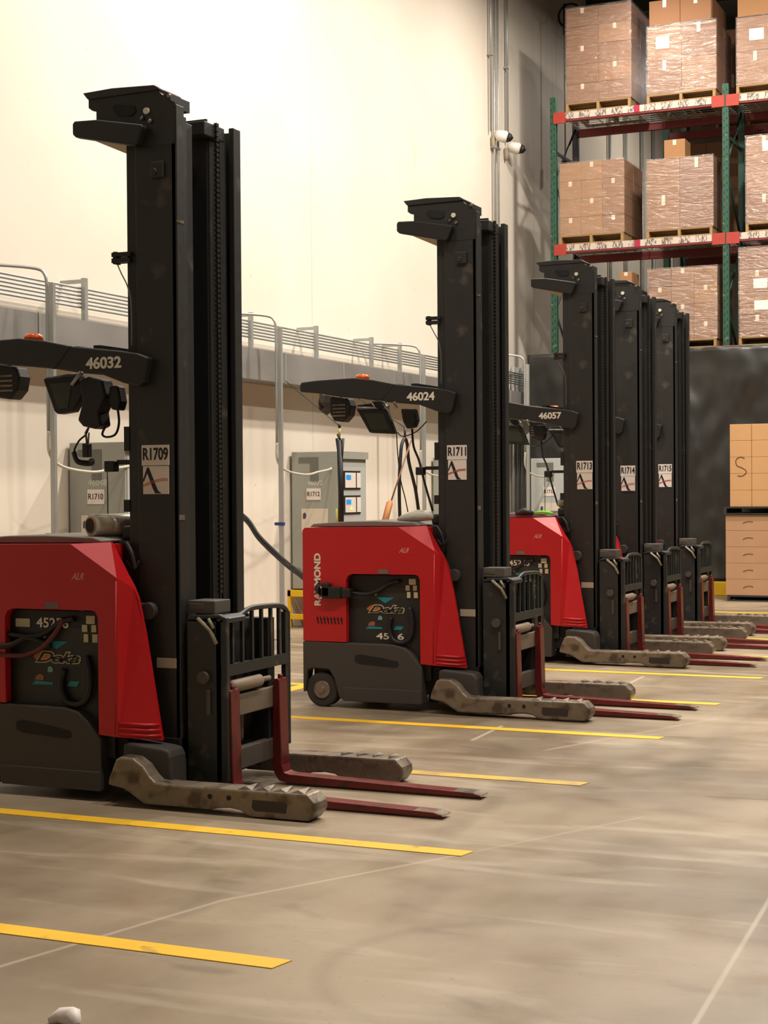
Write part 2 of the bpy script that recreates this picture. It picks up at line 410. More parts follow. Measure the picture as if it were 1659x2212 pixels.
def make_truck(X, Y, label, num, arm_no, bat_no, kind, dec):
    t = thing('reach_truck', label, 'forklift', (X, Y, 0), 'reach trucks parked in a row')
    # skirt with wheel arch
    sk = [(-1.24,.452),(-.56,.447),(-.48,.43),(-.42,.385),(-.345,.30),(-.345,.05),(-.93,.05),(-.965,.075),(-1.0,.20),(-1.04,.262),(-1.17,.268),(-1.205,.25),(-1.225,.10),(-1.24,.10)]
    s_ = P('skirt', G().prism(sk, -.50, -.40).prism(sk, .40, .50).box(-1.20, -.36, -.41, .41, .10, .44), SKIRT, t, bevel=.008)
    P('skirt_rib', G().box(-.93, -.35, -.506, -.498, .05, .145), SKIRT, s_, bevel=.004)
    P('hand_slot', G().prism([(-.84,.365),(-.80,.375),(-.64,.355),(-.52,.335),(-.515,.305),(-.54,.295),(-.80,.31),(-.84,.325)], -.5025, -.497), DEEP, s_)
    # wheels
    for yy in (-.44, .44):
        w_ = P('drive_wheel', G().tube([(-1.10, yy-.045, .12), (-1.10, yy-.04, .12), (-1.10, yy+.04, .12), (-1.10, yy+.045, .12)], [.108, .12, .12, .108], 32), RUBBER, t)
        P('wheel_hub', G().tube([(-1.10, yy-.052, .12), (-1.10, yy+.052, .12)], .06, 24).tube([(-1.10, yy-.06, .12), (-1.10, yy+.06, .12)], .022, 16), STEELW, w_)
    # red cowl
    sh = [(-1.235,.455),(-1.235,1.222),(-1.218,1.24),(-.51,1.247),(-.245,1.085),(-.245,.318),(-.355,.325),(-.355,.89),(-.367,.918),(-.39,.925),(-.86,.925),(-.89,.912),(-.905,.88),(-.905,.455)]
    g = G()
    for sg in (-1, 1):
        a, b = (-.5, -.455) if sg < 0 else (.455, .5)
        g.prism(sh, a, b)
        s = sg
        A, D, B, C = (-.51, .5*s, 1.247), (-.245, .5*s, 1.085), (-.213, .40*s, 1.028), (-.345, .395*s, 1.253)
        B1, B2, B3, D3 = (-.19, .40*s, .98), (-.15, .40*s, .80), (-.062, .40*s, .298), (-.245, .5*s, .318)
        Bi, B1i, B2i, B3i, D3i, Di = (-.215, .38*s, 1.035), (-.19, .38*s, .98), (-.15, .38*s, .80), (-.062, .38*s, .298), (-.245, .38*s, .318), (-.245, .38*s, 1.085)
        g.poly([D, B, B1, B2, B3, D3, Bi, B1i, B2i, B3i, D3i, Di],
               [(0,1,2,3,4,5), (11,10,9,8,7,6), (1,6,7,2), (2,7,8,3), (3,8,9,4), (4,9,10,5), (5,10,11,0), (0,11,6,1)])
        g.poly([A, D, B, C, (-.51, .38*s, 1.247), (-.245, .38*s, 1.085), (-.213, .38*s, 1.028), (-.345, .38*s, 1.253)],
               [(0,1,3), (1,2,3), (0,3,7,4), (3,2,6,7), (1,5,6,2), (4,7,6,5), (0,4,5,1)])
    g.prism([(-1.235,.94),(-1.235,1.222),(-1.218,1.24),(-.53,1.243),(-.53,.94)], -.456, .456)
    g.box(-.54, -.34, -.39, .39, .94, 1.243)
    g.box(-1.235, -1.20, -.456, .456, .455, .95)
    cowl = P('red_cowl', g, RED, t)
    # ridges at the foot of the cowl
    g = G()
    for k in range(3):
        z = .322 + k*.026
        x1 = -.066 - k*.0045
        for s in (-1, 1):
            P('cowl_ridge', G().tube([(-.245, .494*s, z+.012), (-.18, .462*s, z+.005), (-.12, .433*s, z), (x1, .398*s, z)], .0085, 8), RED, cowl)
    P('cowl_crease', G().tube([(-.262, -.4985, .33), (-.25, -.4985, 1.07)], .004, 6), RED, cowl)
    P('name_badge', G().box(-.66, -.585, -.505, -.499, .93, .96), mat('badge_grey', (110, 96, 88), .5), cowl)
    g = G()
    P('side_mark', text_geo('ALR', -.47, 1.09, .075, .034, -.4985, bold=.03, shear=.5), mat('faded_mark', (206, 130, 125), .6), cowl)
    tc = P('top_cover', G().prism([(-1.23,1.243),(-1.20,1.266),(-.95,1.282),(-.72,1.285),(-.45,1.277),(-.40,1.262),(-.40,1.25)], -.40, .40), TOPC, t, bevel=.006)
    if kind == 'second': P('crumpled_bag', G().tube([(-.60,-.30,1.295),(-.54,-.30,1.31),(-.46,-.28,1.32),(-.38,-.27,1.32),(-.33,-.26,1.30)], [.01,.03,.042,.035,.012], 9), BAG, tc)
    # battery
    bt = P('battery', G().box(-.97, -.30, -.445, .445, .20, .92), mat('battery_case', (34, 35, 34), .5, dirt=(52, 50, 46)), t, bevel=.01)
    P('battery_lid', G().box(-.94, -.30, -.448, .448, .83, .915), DARK, bt)
    yb = -.446
    if kind != 'far':
        P('teal_triangle', G().prism([(-.70,.765),(-.565,.765),(-.635,.725)], yb-.002, yb), TEAL, bt)
        P('logo_burst', G().prism([(-.775,.685),(-.745,.708),(-.70,.715),(-.66,.70),(-.63,.685),(-.66,.668),(-.70,.655),(-.745,.662)], yb-.0025, yb), ORANGEP, bt)
        P('logo_outline', text_geo('Deka', -.625, .684, .275, .062, yb-.001, bold=.07, shear=.45), CREAM, bt)
        P('logo_letters', text_geo('Deka', -.625, .684, .255, .05, yb-.0030, bold=.015, shear=.45), INK, bt)
        P('teal_band', G().prism([(-.785,.545),(-.76,.565),(-.66,.56),(-.655,.548)], yb-.002, yb).prism([(-.575,.545),(-.555,.57),(-.50,.57),(-.515,.545)], yb-.002, yb), TEAL, bt)
        P('picture_print', G().prism([(-.765,.568),(-.755,.59),(-.73,.60),(-.71,.59),(-.715,.568)], yb-.0022, yb), mat('brown_print', (150, 96, 72), .6), bt)
        P('teal_drop', G().prism([(-.69,.61),(-.66,.61),(-.655,.625),(-.668,.64),(-.685,.635)], yb-.0022, yb), mat('pale_teal', (110, 165, 160), .6), bt)
    P('round_seal', G().tube([(-.705,yb-.003,.785),(-.705,yb,.785)], .0095, 12), CREAM, bt)
    if bat_no[1] == 'high':
        P('battery_number', text_geo(bat_no[0], -.655, .855, .19, .05, yb-.004, bold=.02), WTXT, bt)
        P('paper_sticker', G().box(-.875, -.79, yb-.006, yb-.001, .83, .872), CREAM, bt)
    else:
        P('battery_number', text_geo(bat_no[0], -.60, .500, .205, .044, yb-.001, bold=.02), WTXT, bt)
    for (a, b, c, d) in ((-.455,-.405,.865,.905), (-.48,-.45,.825,.86), (-.425,-.397,.825,.86), (-.47,-.445,.775,.815), (-.42,-.39,.775,.815)):
        if kind == 'far' and c < .82: continue
        P('small_sticker', G().box(a, b, yb-.007, yb-.001, c-.01, d-.01), CREAM, bt)
    # battery cables sagging across the case
    P('battery_cable', G().tube(catmull([(-.95,-.47,.80),(-.86,-.475,.79),(-.76,-.47,.785),(-.68,-.462,.81),(-.60,-.46,.86),(-.52,-.46,.88)], 5), .014, 8), CABLE, bt)
    P('battery_cable', G().tube(catmull([(-.45,-.46,.70),(-.425,-.465,.60),(-.44,-.468,.50),(-.50,-.47,.46),(-.57,-.468,.48),(-.60,-.46,.56),(-.585,-.455,.63)], 5), .016, 8), CABLE, bt)
    if kind == 'first':
        P('battery_cable', G().tube(catmull([(-.58,-.46,.88),(-.63,-.47,.80),(-.70,-.475,.735),(-.78,-.478,.70),(-.86,-.49,.69),(-1.1,-.52,.70)], 5), .013, 8), REDC, bt, 'dark red cable')
        P('battery_cable', G().tube(catmull([(-.66,-.46,.74),(-.78,-.478,.78),(-.88,-.50,.74),(-1.05,-.52,.73)], 5), .014, 8), CABLE, bt)
    if kind == 'second':
        cn = P('battery_connector', G().box(-1.075, -.93, -.54, -.46, .755, .835).box(-.935, -.86, -.53, -.47, .765, .825), DARK, bt, 'black charging socket', bevel=.008)
        P('socket_pin', G().box(-1.079, -1.073, -.543, -.535, .825, .838).box(-1.079, -1.073, -.543, -.535, .752, .765), WTXT, cn)
    if kind in ('second',):
        P('brand_lettering', text_geo('RAYMOND', -1.122, .883, .05, .362, -.5, rot=1, bold=.04), WTXT, cowl)
        g = G()
        for k in range(8):
            x = -1.13 + k*.026
            g.prism([(x, .625), (x+.006, .628), (x+.018, .58), (x+.010, .575)], -.5025, -.499)
            g.prism([(x+.002, .61), (x+.014, .616), (x+.016, .61), (x+.004, .604)], -.5025, -.499)
        P('scuffed_lettering', g, INK, cowl)
    else:
        P('brand_lettering', text_geo('RAYMOND', -1.122, .883, .05, .362, -.5, rot=1, bold=.04), WTXT, cowl)
    # foot below the cowl
    ft = [(-.235,.05),(-.235,.285),(-.20,.292),(-.02,.276),(.02,.268),(.035,.235),(.04,.10),(.03,.05)]
    for s in (-1, 1):
        P('mast_foot', G().prism(ft, *sorted((.48*s, .335*s))), SKIRT, t, bevel=.015, seg=3)
    P('chassis', G().box(-.36, .0, -.34, .34, .05, .30).box(-.36, -.24, -.42, .42, .12, .30), DEEP, t)
    # outriggers
    for s in (-1, 1):
        rp = [(-.262,.10),(-.255,.135),(-.215,.225),(-.19,.238),(-.12,.234),(-.065,.20),(-.03,.155),(.0,.130),(.06,.124),(.79,.128),(.80,.13),(.84,.09),(.845,.055),(.81,.006),(.52,.004),(.49,.012),(.455,.03),(.40,.036),(.33,.03),(.30,.022),(-.06,.022),(-.10,.045),(-.17,.085)]
        a, b = sorted((.57*s, .435*s))
        ou = P('outrigger', G().prism(rp, a, b), STEELW, t, bevel=.012, seg=2)
        P('outrigger_root', G().prism([(-.215,.225),(-.19,.236),(-.12,.232),(-.065,.198),(-.03,.15),(.02,.10),(.02,.05),(-.2,.10)], *sorted((.44*s, .34*s))), STEELW, ou)
        for px in (.575,):
            P('wheel_pocket', G().prism([(px-.05,.085),(px+.115,.085),(px+.125,.07),(px+.12,.035),(px-.04,.035),(px-.055,.05)], *sorted((.5725*s, .568*s))), mat('pocket_dark', (52, 44, 38), .6), ou)
        P('load_wheel', G().tube([(.62, .46*s, .062), (.62, .545*s, .062)], .06, 20), RUBBER, ou)
        g = G()
        for px in (.30, .40): g.tube([(px, .566*s, .085), (px, .5735*s, .085)], .012, 10)
        P('bolt_hole', g, DEEP, ou)
        g = G()
        for k in range(4):
            x = .44 + k*.09
            g.poly([(x, .56*s, .127), (x+.075, .56*s, .127), (x+.055, .445*s, .127), (x+.04, .55*s, .141), (x+.05, .455*s, .141)], [(0,1,3), (1,2,4,3), (0,3,4,2)])
        P('tread_plate', g, STEELW, ou)
    # mast outer rails
    for s in (-1, 1):
        o_, i_ = .32*s, .245*s
        g = G()
        a, b = sorted((o_, .30*s)); g.box(-.235, -.004, a, b, .09, 3.36)
        a, b = sorted((o_, i_)); g.box(-.03, 0, a, b, .085, 3.37)
        a, b = sorted((.305*s, .235*s)); g.box(-.295, -.225, a, b, .09, 3.34)
        P('mast_rail', g, BLACK, t, 'outer upright channel of the mast', bevel=.004)
    # nested stages
    for (yo, x0, x1, zt) in ((.225, -.265, -.035, 3.34), (.145, -.245, -.05, 3.32)):
        for s in (-1, 1):
            g = G()
            a, b = sorted((yo*s, (yo-.018)*s)); g.box(x0+.03, x1-.02, a, b, .12, zt)
            a, b = sorted((yo*s, (yo-.06)*s)); g.box(x0, x0+.035, a, b, .12, zt).box(x1-.03, x1, a, b, .12, zt)
            P('inner_rail', g, BLACK, t, bevel=.003)
    P('mast_cylinder', G().tube([(-.20, .02, .15), (-.20, .02, 3.1)], .03, 16), DARK, t)
    P('hose_cover', G().box(-.18, -.06, .07, .085, .95, 3.385), DARK, t)
    P('back_plate', G().box(-.30, -.285, -.21, .21, .2, 3.2), DEEP, t)
    g = G()
    for yc in (.115,):
        for k in range(94):
            z = .98 + k*.0255
            g.box(-.035, -.018, yc-.012, yc+.012, z, z+.016)
        g.box(-.03, -.023, yc-.006, yc+.006, .95, 3.34)
    P('lift_chain', g, mat('chain_steel', (58, 54, 48), .4, metal=.4), t)
    P('crosshead', G().box(-.26, -.03, .0, .205, 3.29, 3.36), BLACK, t, bevel=.005)
    P('mast_foot_plate', G().box(-.28, .015, -.32, .32, .07, .20), BLACK, t)
    # top head with bumper and roundel
    hd = P('mast_head', G().prism([(-.51,3.45),(-.53,3.475),(-.36,3.482),(-.12,3.472),(-.09,3.455),(-.09,3.445),(-.50,3.44)], -.33, -.12), BLACK, t, bevel=.004)
    P('head_bracket', G().prism([(-.50,3.442),(-.50,3.40),(-.48,3.385),(-.455,3.38),(-.455,3.29),(-.22,3.18),(-.01,3.18),(-.004,3.378),(-.05,3.40),(-.10,3.442)], -.322, -.30), BLACK, hd)
    P('bumper_block', G().prism([(-.562,3.315),(-.552,3.33),(-.42,3.325),(-.16,3.276),(-.155,3.262),(-.19,3.182),(-.205,3.176),(-.545,3.25),(-.562,3.265)], -.375, -.325), mat('matte_black', (30, 29, 28), .5), hd, bevel=.008, seg=3)
    P('gusset_plate', G().poly([(-.53,-.30,3.262), (-.30,-.30,3.20), (-.295,.0,3.15), (-.45,.0,3.24), (-.53,-.30,3.270), (-.30,-.30,3.208), (-.295,.0,3.158), (-.45,.0,3.248)], [(0,1,2,3),(4,7,6,5),(0,4,5,1),(1,5,6,2),(2,6,7,3),(3,7,4,0)]), TAN, hd)
    P('white_disc', G().tube([(-.162,-.334,3.35),(-.162,-.324,3.35)], .016, 16), WTXT, hd)
    P('head_step', G().box(-.10,-.03,-.32,-.14,3.365,3.42), BLACK, hd)
    P('head_slot', G().prism([(-.36,3.385),(-.345,3.40),(-.235,3.385),(-.225,3.355),(-.25,3.335),(-.33,3.345)], -.3275, -.3245), DEEP, hd)
    g = G()
    for (x, z) in ((-.19,3.318),(-.145,3.300),(-.035,3.41)): g.tube([(x,-.334,z),(x+.004,-.325,z)], .010, 10)
    P('head_bolt', g, STEELW, hd)
    P('rail_bracket', G().box(-.14,-.07,-.335,-.318,3.02,3.10).tube([(-.12,-.34,3.05),(-.12,-.32,3.05)], .018, 12), BLACK, t, bevel=.004)
    # sensor and its wire
    sn = P('height_sensor', G().box(-.37,-.265,-.33,-.28,2.655,2.675).box(-.37,-.27,-.33,-.28,2.625,2.647).box(-.365,-.345,-.325,-.285,2.62,2.68), DARK, t)
    P('sensor_wire', G().tube(catmull([(-.345,-.32,2.625),(-.31,-.335,2.57),(-.275,-.332,2.50),(-.26,-.328,2.40),(-.262,-.325,2.2)], 5), .0035, 6), mat('grey_wire', (92, 88, 82), .5), sn)
    P('wear_patch', G().box(-.002,.002,-.322,-.26,2.80,2.815), STEELW, t)
    P('wear_patch', G().box(-.002,.002,-.322,-.275,1.36,1.385), STEELW, t)
    # overhead guard arms
    ap = [(-.136,2.148),(-.20,2.172),(-.30,2.188),(-.58,2.222),(-.75,2.258),(-.90,2.276),(-1.18,2.268),(-1.30,2.258),(-1.312,2.235),(-1.312,2.20),(-1.30,2.19),(-1.18,2.178),(-1.0,2.148),(-.687,2.115),(-.42,2.082),(-.28,2.03),(-.19,2.010),(-.165,2.03)]
    for s in (-1, 1):
        ar = P('guard_arm', G().prism(ap, *sorted((.375*s, .325*s))), mat('guard_black', (30, 29, 28), .5, var=.15), t, bevel=.008, seg=3)
        if s < 0:
            P('arm_number', text_geo(arm_no, -.392, 2.133, .205, .058, -.375, bold=.03), WTXT, ar)
            P('arm_joint', G().prism([(-.585,2.222),(-.58,2.224),(-.680,2.112),(-.69,2.112)], -.3765, -.374), DEEP, ar)
    g = G()
    for k in range(7):
        x = -1.26 + k*.13; z = 2.21 if x < -.8 else 2.19
        g.box(x, x+.04, -.33, .33, z, z+.035)
    g.box(-1.31, -1.28, -.33, .33, 2.20, 2.255)
    P('guard_bars', g, DARK, t)
    be = P('beacon', G().tube([(-.86,-.30,2.262),(-.86,-.30,2.29),(-.86,-.30,2.302)], [.05,.048,.035], 18), AMBER, t, 'orange beacon on the guard')
    P('mirror_plate', G().poly([(-1.22,-.25,2.18),(-1.02,-.25,2.14),(-1.16,-.25,2.03),(-1.20,-.25,2.05),(-1.22,-.245,2.18),(-1.02,-.245,2.14),(-1.16,-.245,2.03),(-1.20,-.245,2.05)], [(0,1,2,3),(7,6,5,4),(0,4,5,1),(1,5,6,2),(2,6,7,3),(3,7,4,0)]), mat('grey_plate', (92, 86, 78), .5), t)
    P('work_lamp', G().tube([(-1.21,-.22,2.19),(-1.21,-.22,2.12),(-1.20,-.22,2.08),(-1.19,-.22,2.06)], [.015,.03,.035,.02], 12), DARK, t)
    fn = P('cab_fan', G().prism([(-1.115,2.14),(-1.10,2.16),(-.97,2.14),(-.95,2.09),(-.965,2.02),(-1.01,1.975),(-1.085,1.985),(-1.115,2.04)], -.30, -.20), DARK, t, bevel=.01)
    g = G()
    for k in range(4): P('fan_slat', G().box(-1.09,-.99,-.306,-.30,2.015+k*.025,2.025+k*.025), STEELW, fn)
    P('fan_stem', G().tube([(-1.05,-.25,2.14),(-1.05,-.25,2.20)], .012, 8), BLACK, fn)
    # data terminal
    if kind == 'first':
        tb = P('terminal', G().prism([(-.84,2.072),(-.83,2.08),(-.63,2.09),(-.60,2.00),(-.665,1.905),(-.755,1.895),(-.775,1.91)], -.25, -.19), DARK, t, 'tilted tablet terminal under the guard', bevel=.006)
        P('terminal_screen', G().prism([(-.80,2.05),(-.665,2.055),(-.69,1.925),(-.75,1.92)], -.2525, -.249), SCREEN, tb)
        P('terminal_rim', G().tube([(-.84,-.222,2.078),(-.72,-.222,2.092),(-.62,-.222,2.095)], .007, 8), STEELW, tb)
        P('handset', G().prism([(-.62,2.06),(-.56,2.08),(-.48,2.06),(-.46,1.98),(-.50,1.90),(-.49,1.83),(-.53,1.815),(-.60,1.83),(-.63,1.86),(-.60,1.95)], -.26, -.16), DARK, t, bevel=.012)
        P('camera_box', G().prism([(-.45,2.03),(-.40,2.03),(-.385,1.95),(-.40,1.905),(-.44,1.91),(-.46,1.96)], -.24, -.17), DARK, t, bevel=.01)
        P('bracket_tube', G().tube([(-.60,-.26,2.105),(-.66,-.26,2.04)], .010, 8), GALV, t)
        P('hanging_cord', G().tube(catmull([(-.60,-.2,1.83),(-.62,-.2,1.79),(-.66,-.2,1.76),(-.69,-.2,1.71),(-.68,-.2,1.67),(-.65,-.2,1.645),(-.62,-.2,1.64)], 5), .005, 6)
          .tube(catmull([(-.50,-.2,1.83),(-.52,-.2,1.79),(-.49,-.2,1.775),(-.44,-.2,1.79),(-.42,-.2,1.85),(-.43,-.2,1.93)], 5), .006, 6), CABLE, t)
        hk = P('hanging_plug', G().box(-.63,-.595,-.22,-.18,1.675,1.745), DARK, t, bevel=.005)
        P('plug_hook', G().tube([(-.612,-.2,1.745),(-.62,-.2,1.80),(-.605,-.2,1.82)], .006, 6).tube([(-.605,-.2,1.745),(-.60,-.2,1.80)], .004, 6), STEELW, hk)
        P('coil_cord', G().tube(catmull([(-.69,-.2,1.70),(-.66,-.21,1.655),(-.60,-.19,1.645),(-.585,-.2,1.66)], 5), .016, 8), CABLE, t)
    else:
        tb = P('terminal', G().prism([(-.93,2.068),(-.70,2.060),(-.63,1.885),(-.80,1.895),(-.83,1.90)], -.26, -.21), DARK, t, 'tablet terminal under the guard', bevel=.008)
        P('terminal_screen', G().prism([(-.87,2.035),(-.72,2.03),(-.67,1.915),(-.81,1.92)], -.2625, -.259), SCREEN, tb)
        P('terminal_rim', G().tube([(-.93,-.24,2.072),(-.70,-.24,2.065)], .010, 8), mat('pale_rim', (190, 190, 180), .35), tb)
        P('terminal_back', G().prism([(-.96,2.10),(-.84,2.11),(-.80,2.06),(-.93,2.03)], -.19, -.12), DARK, tb, bevel=.01)
        P('camera_box', G().prism([(-.60,2.06),(-.50,2.06),(-.48,1.98),(-.50,1.93),(-.555,1.92),(-.585,1.97)], -.24, -.17), DARK, t, bevel=.01)
        P('handset', G().prism([(-.82,2.12),(-.74,2.12),(-.70,2.08),(-.73,2.05),(-.78,2.06)], -.25, -.18), DARK, t, bevel=.01)
        P('bracket_tube', G().tube([(-.72,-.26,2.10),(-.68,-.26,2.05)], .010, 8).tube([(-.64,-.26,2.11),(-.62,-.26,2.06)], .010, 8), GALV, t)
        P('hanging_cord', G().tube(catmull([(-.53,-.2,1.92),(-.52,-.2,1.80),(-.48,-.2,1.70),(-.44,-.2,1.55),(-.38,-.2,1.35)], 5), .008, 6).tube(catmull([(-.64,-.2,1.90),(-.60,-.2,1.87),(-.5,-.2,1.90),(-.42,-.2,1.97)], 5), .004, 6), CABLE, t)
    P('control_bracket', G().box(-.50,-.44,-.22,-.17,1.60,1.655).box(-.44,-.29,-.20,-.185,1.635,1.66), DARK, t, bevel=.006)
    P('conduit_box', G().box(-.32,-.29,-.31,-.25,1.70,1.82), DARK, t)
    P('conduit_box', G().box(-.325,-.29,-.31,-.25,1.40,1.46), DARK, t)
    P('rod_antenna', G().tube([(-.505,-.18,1.60),(-.505,-.18,1.285)], .003, 6), CABLE, t)
    P('console', G().box(-.37,-.27,-.30,.30,1.10,1.26).box(-.36,-.295,-.28,-.12,1.26,1.33), DARK, t, bevel=.015)
    P('console_hose', G().tube(catmull([(-.30,-.33,1.25),(-.26,-.345,1.20),(-.24,-.345,1.12)], 5), .012, 8).tube(catmull([(-.29,-.34,1.16),(-.25,-.345,1.12),(-.22,-.34,1.16)], 5), .006, 6), DARK, t)
    P('mast_stop', G().tube([(-.165,-.36,.918),(-.165,-.32,.918)], .042, 20).box(-.235,-.165,-.355,-.32,.876,.955), mat('stop_dark', (58, 52, 48), .6), t, bevel=.006)
    P('rating_plate', G().box(-.135,-.025,-.3235,-.319,.640,.688), mat('plate_pale', (170, 158, 138), .5, var=.15), t)
    decal(t, None, num, *dec, num)
    # carriage
    P('carriage_plate', G().prism([(.02,.08),(.02,.885),(.05,.90),(.20,.905),(.24,.89),(.248,.10),(.22,.08)], -.30, -.265), CARR, t, bevel=.006)
    P('carriage_plate', G().prism([(.02,.08),(.02,.86),(.05,.87),(.12,.72),(.13,.60),(.13,.10),(.12,.08)], .265, .30), CARR, t, bevel=.006)
    g = G().box(.02, .10, -.27, .27, .14, .85).box(.10,.20,-.27,-.20,.14,.85).box(.10,.20,.20,.27,.14,.85)
    P('carriage_frame', g, DEEP, t)
    P('top_bar', G().prism([(.01,.86),(.02,.885),(.20,.90),(.235,.885),(.23,.86)], -.30, -.08), CARR, t, bevel=.01)
    P('control_box', G().box(.015,.165,-.275,-.12,.905,.968).box(.02,.10,-.278,-.27,.925,.955), mat('grey_box', (82, 77, 70), .6), t, bevel=.008)
    P('latch_rod', G().tube([(.09,-.31,.885),(.16,-.315,.83),(.195,-.315,.765)], .010, 8), mat('pale_rod', (140, 134, 114), .5), t)
    P('latch_rod', G().tube([(.15,-.31,.885),(.18,-.315,.84)], .008, 8), mat('pale_rod', (140, 134, 114), .5), t)
    P('side_roller', G().tube([(.12,-.325,.60),(.12,-.295,.60)], .03, 16).box(.135,.150,-.315,-.295,.42,.54), mat('roller_grey', (76, 68, 62), .5), t)
    # fence
    fence = G()
    fence.tube(catmull([(.20,-.30,.885),(.20,-.15,.885),(.20,-.08,.89),(.20,.0,.912),(.20,.12,.915),(.20,.30,.908),(.20,.37,.895),(.20,.415,.86),(.20,.42,.80),(.20,.42,.62),(.20,.415,.18)], 6), .014, 8)
    fence.box(.188,.212,-.30,.42,.60,.655)
    fence.box(.185,.21,.375,.43,.18,.87)
    fence.box(.185,.21,-.30,-.27,.10,.885)
    fe = P('load_backrest', fence, CARR, t)
    for y in (-.17,-.07,.03,.13,.23,.32):
        P('backrest_bar', G().box(.192,.208,y-.009,y+.009,.645,.885 if y < -.05 else .91), CARR, fe)
    # cross bars
    P('fork_bar', G().box(.165,.214,-.27,.33,.395,.50), BAR, t, bevel=.006)
    P('fork_bar', G().box(.165,.214,-.27,.33,.13,.235), mat('lower_bar', (72, 64, 56), .6), t, bevel=.006)
    P('shift_cylinder', G().tube([(.20,-.20,.545),(.20,-.18,.545),(.20,.10,.545),(.20,.11,.545)], [.02,.032,.032,.02], 14).tube([(.20,.11,.545),(.20,.21,.545)], .014, 10), mat('dusty_cylinder', (128, 112, 92), .6), t)
    P('carriage_hose', G().tube(catmull([(.13,-.08,.52),(.15,-.06,.40),(.14,-.03,.25)], 5), .012, 8).tube(catmull([(.13,-.02,.52),(.15,0,.40),(.14,.02,.25)], 5), .012, 8), mat('pale_hose', (96, 88, 74), .5), t)
    # forks
    for k, yc in enumerate((-.235, .265)):
        pr_ = [(.215,.525),(.225,.54),(.245,.54),(.252,.525),(.262,.10),(.275,.062),(.31,.055),(1.30,.030),(1.345,.022),(1.345,.014),(1.28,.008),(.30,.010),(.245,.020),(.218,.06),(.21,.12)]
        fk = P('fork', G().prism(pr_, yc-.045, yc+.045), FORK, t, bevel=.004)
        P('fork_tip', G().prism([(1.20,.0335),(1.30,.0305),(1.347,.0225),(1.347,.0135),(1.30,.0285),(1.20,.0315)], yc-.045, yc+.045), FORKTIP, fk, 'bright worn tip')
        P('fork_pin', G().tube([(.235,yc,.535),(.235,yc,.56)], .013, 10), FORK, fk)
    return t

def copy_truck(src, X, Y, label, swaps):
    def rec(o, parent):
        c = o.copy(); COL.objects.link(c); c.parent = parent
        if parent is None: c.location = (X, Y, 0); c['label'] = label
        if o.name.split('.')[0] in swaps: c.data = swaps[o.name.split('.')[0]](); 
        for ch in [k for k in bpy.data.objects if k.parent == o]: rec(ch, c)
        return c
    return rec(src, None)

t1 = make_truck(-4.02, 6.97, 'nearest red and black reach truck, sticker R1709, number 46032 on its guard', 'R1709', '46032', ('45256', 'high'), 'first', (-.207, -.055, 1.487, 1.726))
t2 = make_truck(-3.75, 10.38, 'red and black reach truck with sticker R1711 and number 46024, plugged in to charge', 'R1711', '46024', ('45  6', 'low'), 'second', (-.219, -.079, 1.564, 1.798))
t3 = make_truck(-3.87, 13.6, 'red and black reach truck with sticker R1713 and number 46057 on its guard', 'R1713', '46057', ('45245', 'high'), 'third', (-.170, -.028, 1.492, 1.737))
t4 = make_truck(-3.87, 15.1, 'reach truck with sticker R1714, mostly hidden behind the R1713 truck', 'R1714', '46061', ('45261', 'high'), 'far', (-.190, -.050, 1.473, 1.712))
t5 = make_truck(-3.91, 16.7, 'farthest reach truck of the row, sticker R1715 on its mast', 'R1715', '46063', ('45263', 'high'), 'far', (-.185, -.045, 1.507, 1.745))

# things lying on the trucks
rl = thing('stretch_film_roll', 'roll of clear stretch film lying on top of the nearest red truck', 'film roll', (-4.54, 6.66, 1.332))
ax = Vector((.34, .94, 0)).normalized()
def al(d): return tuple(ax*d)
P('film', G().tube([al(0), al(.005), al(.44), al(.445)], [.050,.057,.057,.050], 32), mat('milky_film', (205, 196, 172), .3, var=.1, bump=.1, scale=3, coat=.5), rl)
P('core', G().tube([al(-.004), al(.02)], .036, 24), mat('cardboard_core', (40, 30, 24), .8), rl)
g = G(); n_ = Vector((-ax.y, ax.x, 0))
g.tube([tuple(ax*-.002 + (n_*math.cos(k*math.pi/12) + Vector((0,0,1))*math.sin(k*math.pi/12))*.039) for k in range(25)], .004, 6, False)
P('core_rim', g, mat('core_rim', (165, 140, 100), .7), rl)
gl = thing('work_gloves', 'hi-vis green and black gloves on top of the R1713 truck', 'gloves', (-4.27, 13.25, 1.272))
P('glove', G().tube([(-.14,-.05,.015),(-.06,-.06,.025),(0,-.05,.02),(.04,-.05,.01)], [.006,.014,.014,.006], 10), HIVIS, gl, 'hi-vis green glove')
P('glove', G().tube([(-.30,-.06,.01),(-.22,-.06,.03),(-.14,-.06,.015)], [.01,.035,.015], 10), DARK, gl, 'black glove')
o = P('safety_bowl', G().tube([(0,0,-.03),(0,0,-.01),(0,0,.03),(0,0,.05),(0,0,.058)], [.03,.055,.05,.03,.008], 16), mat('grey_cap', (150, 140, 125), .5), None); o.location = (-4.20, 13.40, 1.361)
T(o, 'rounded grey cap on top of the R1713 truck beside its mast', 'cap')

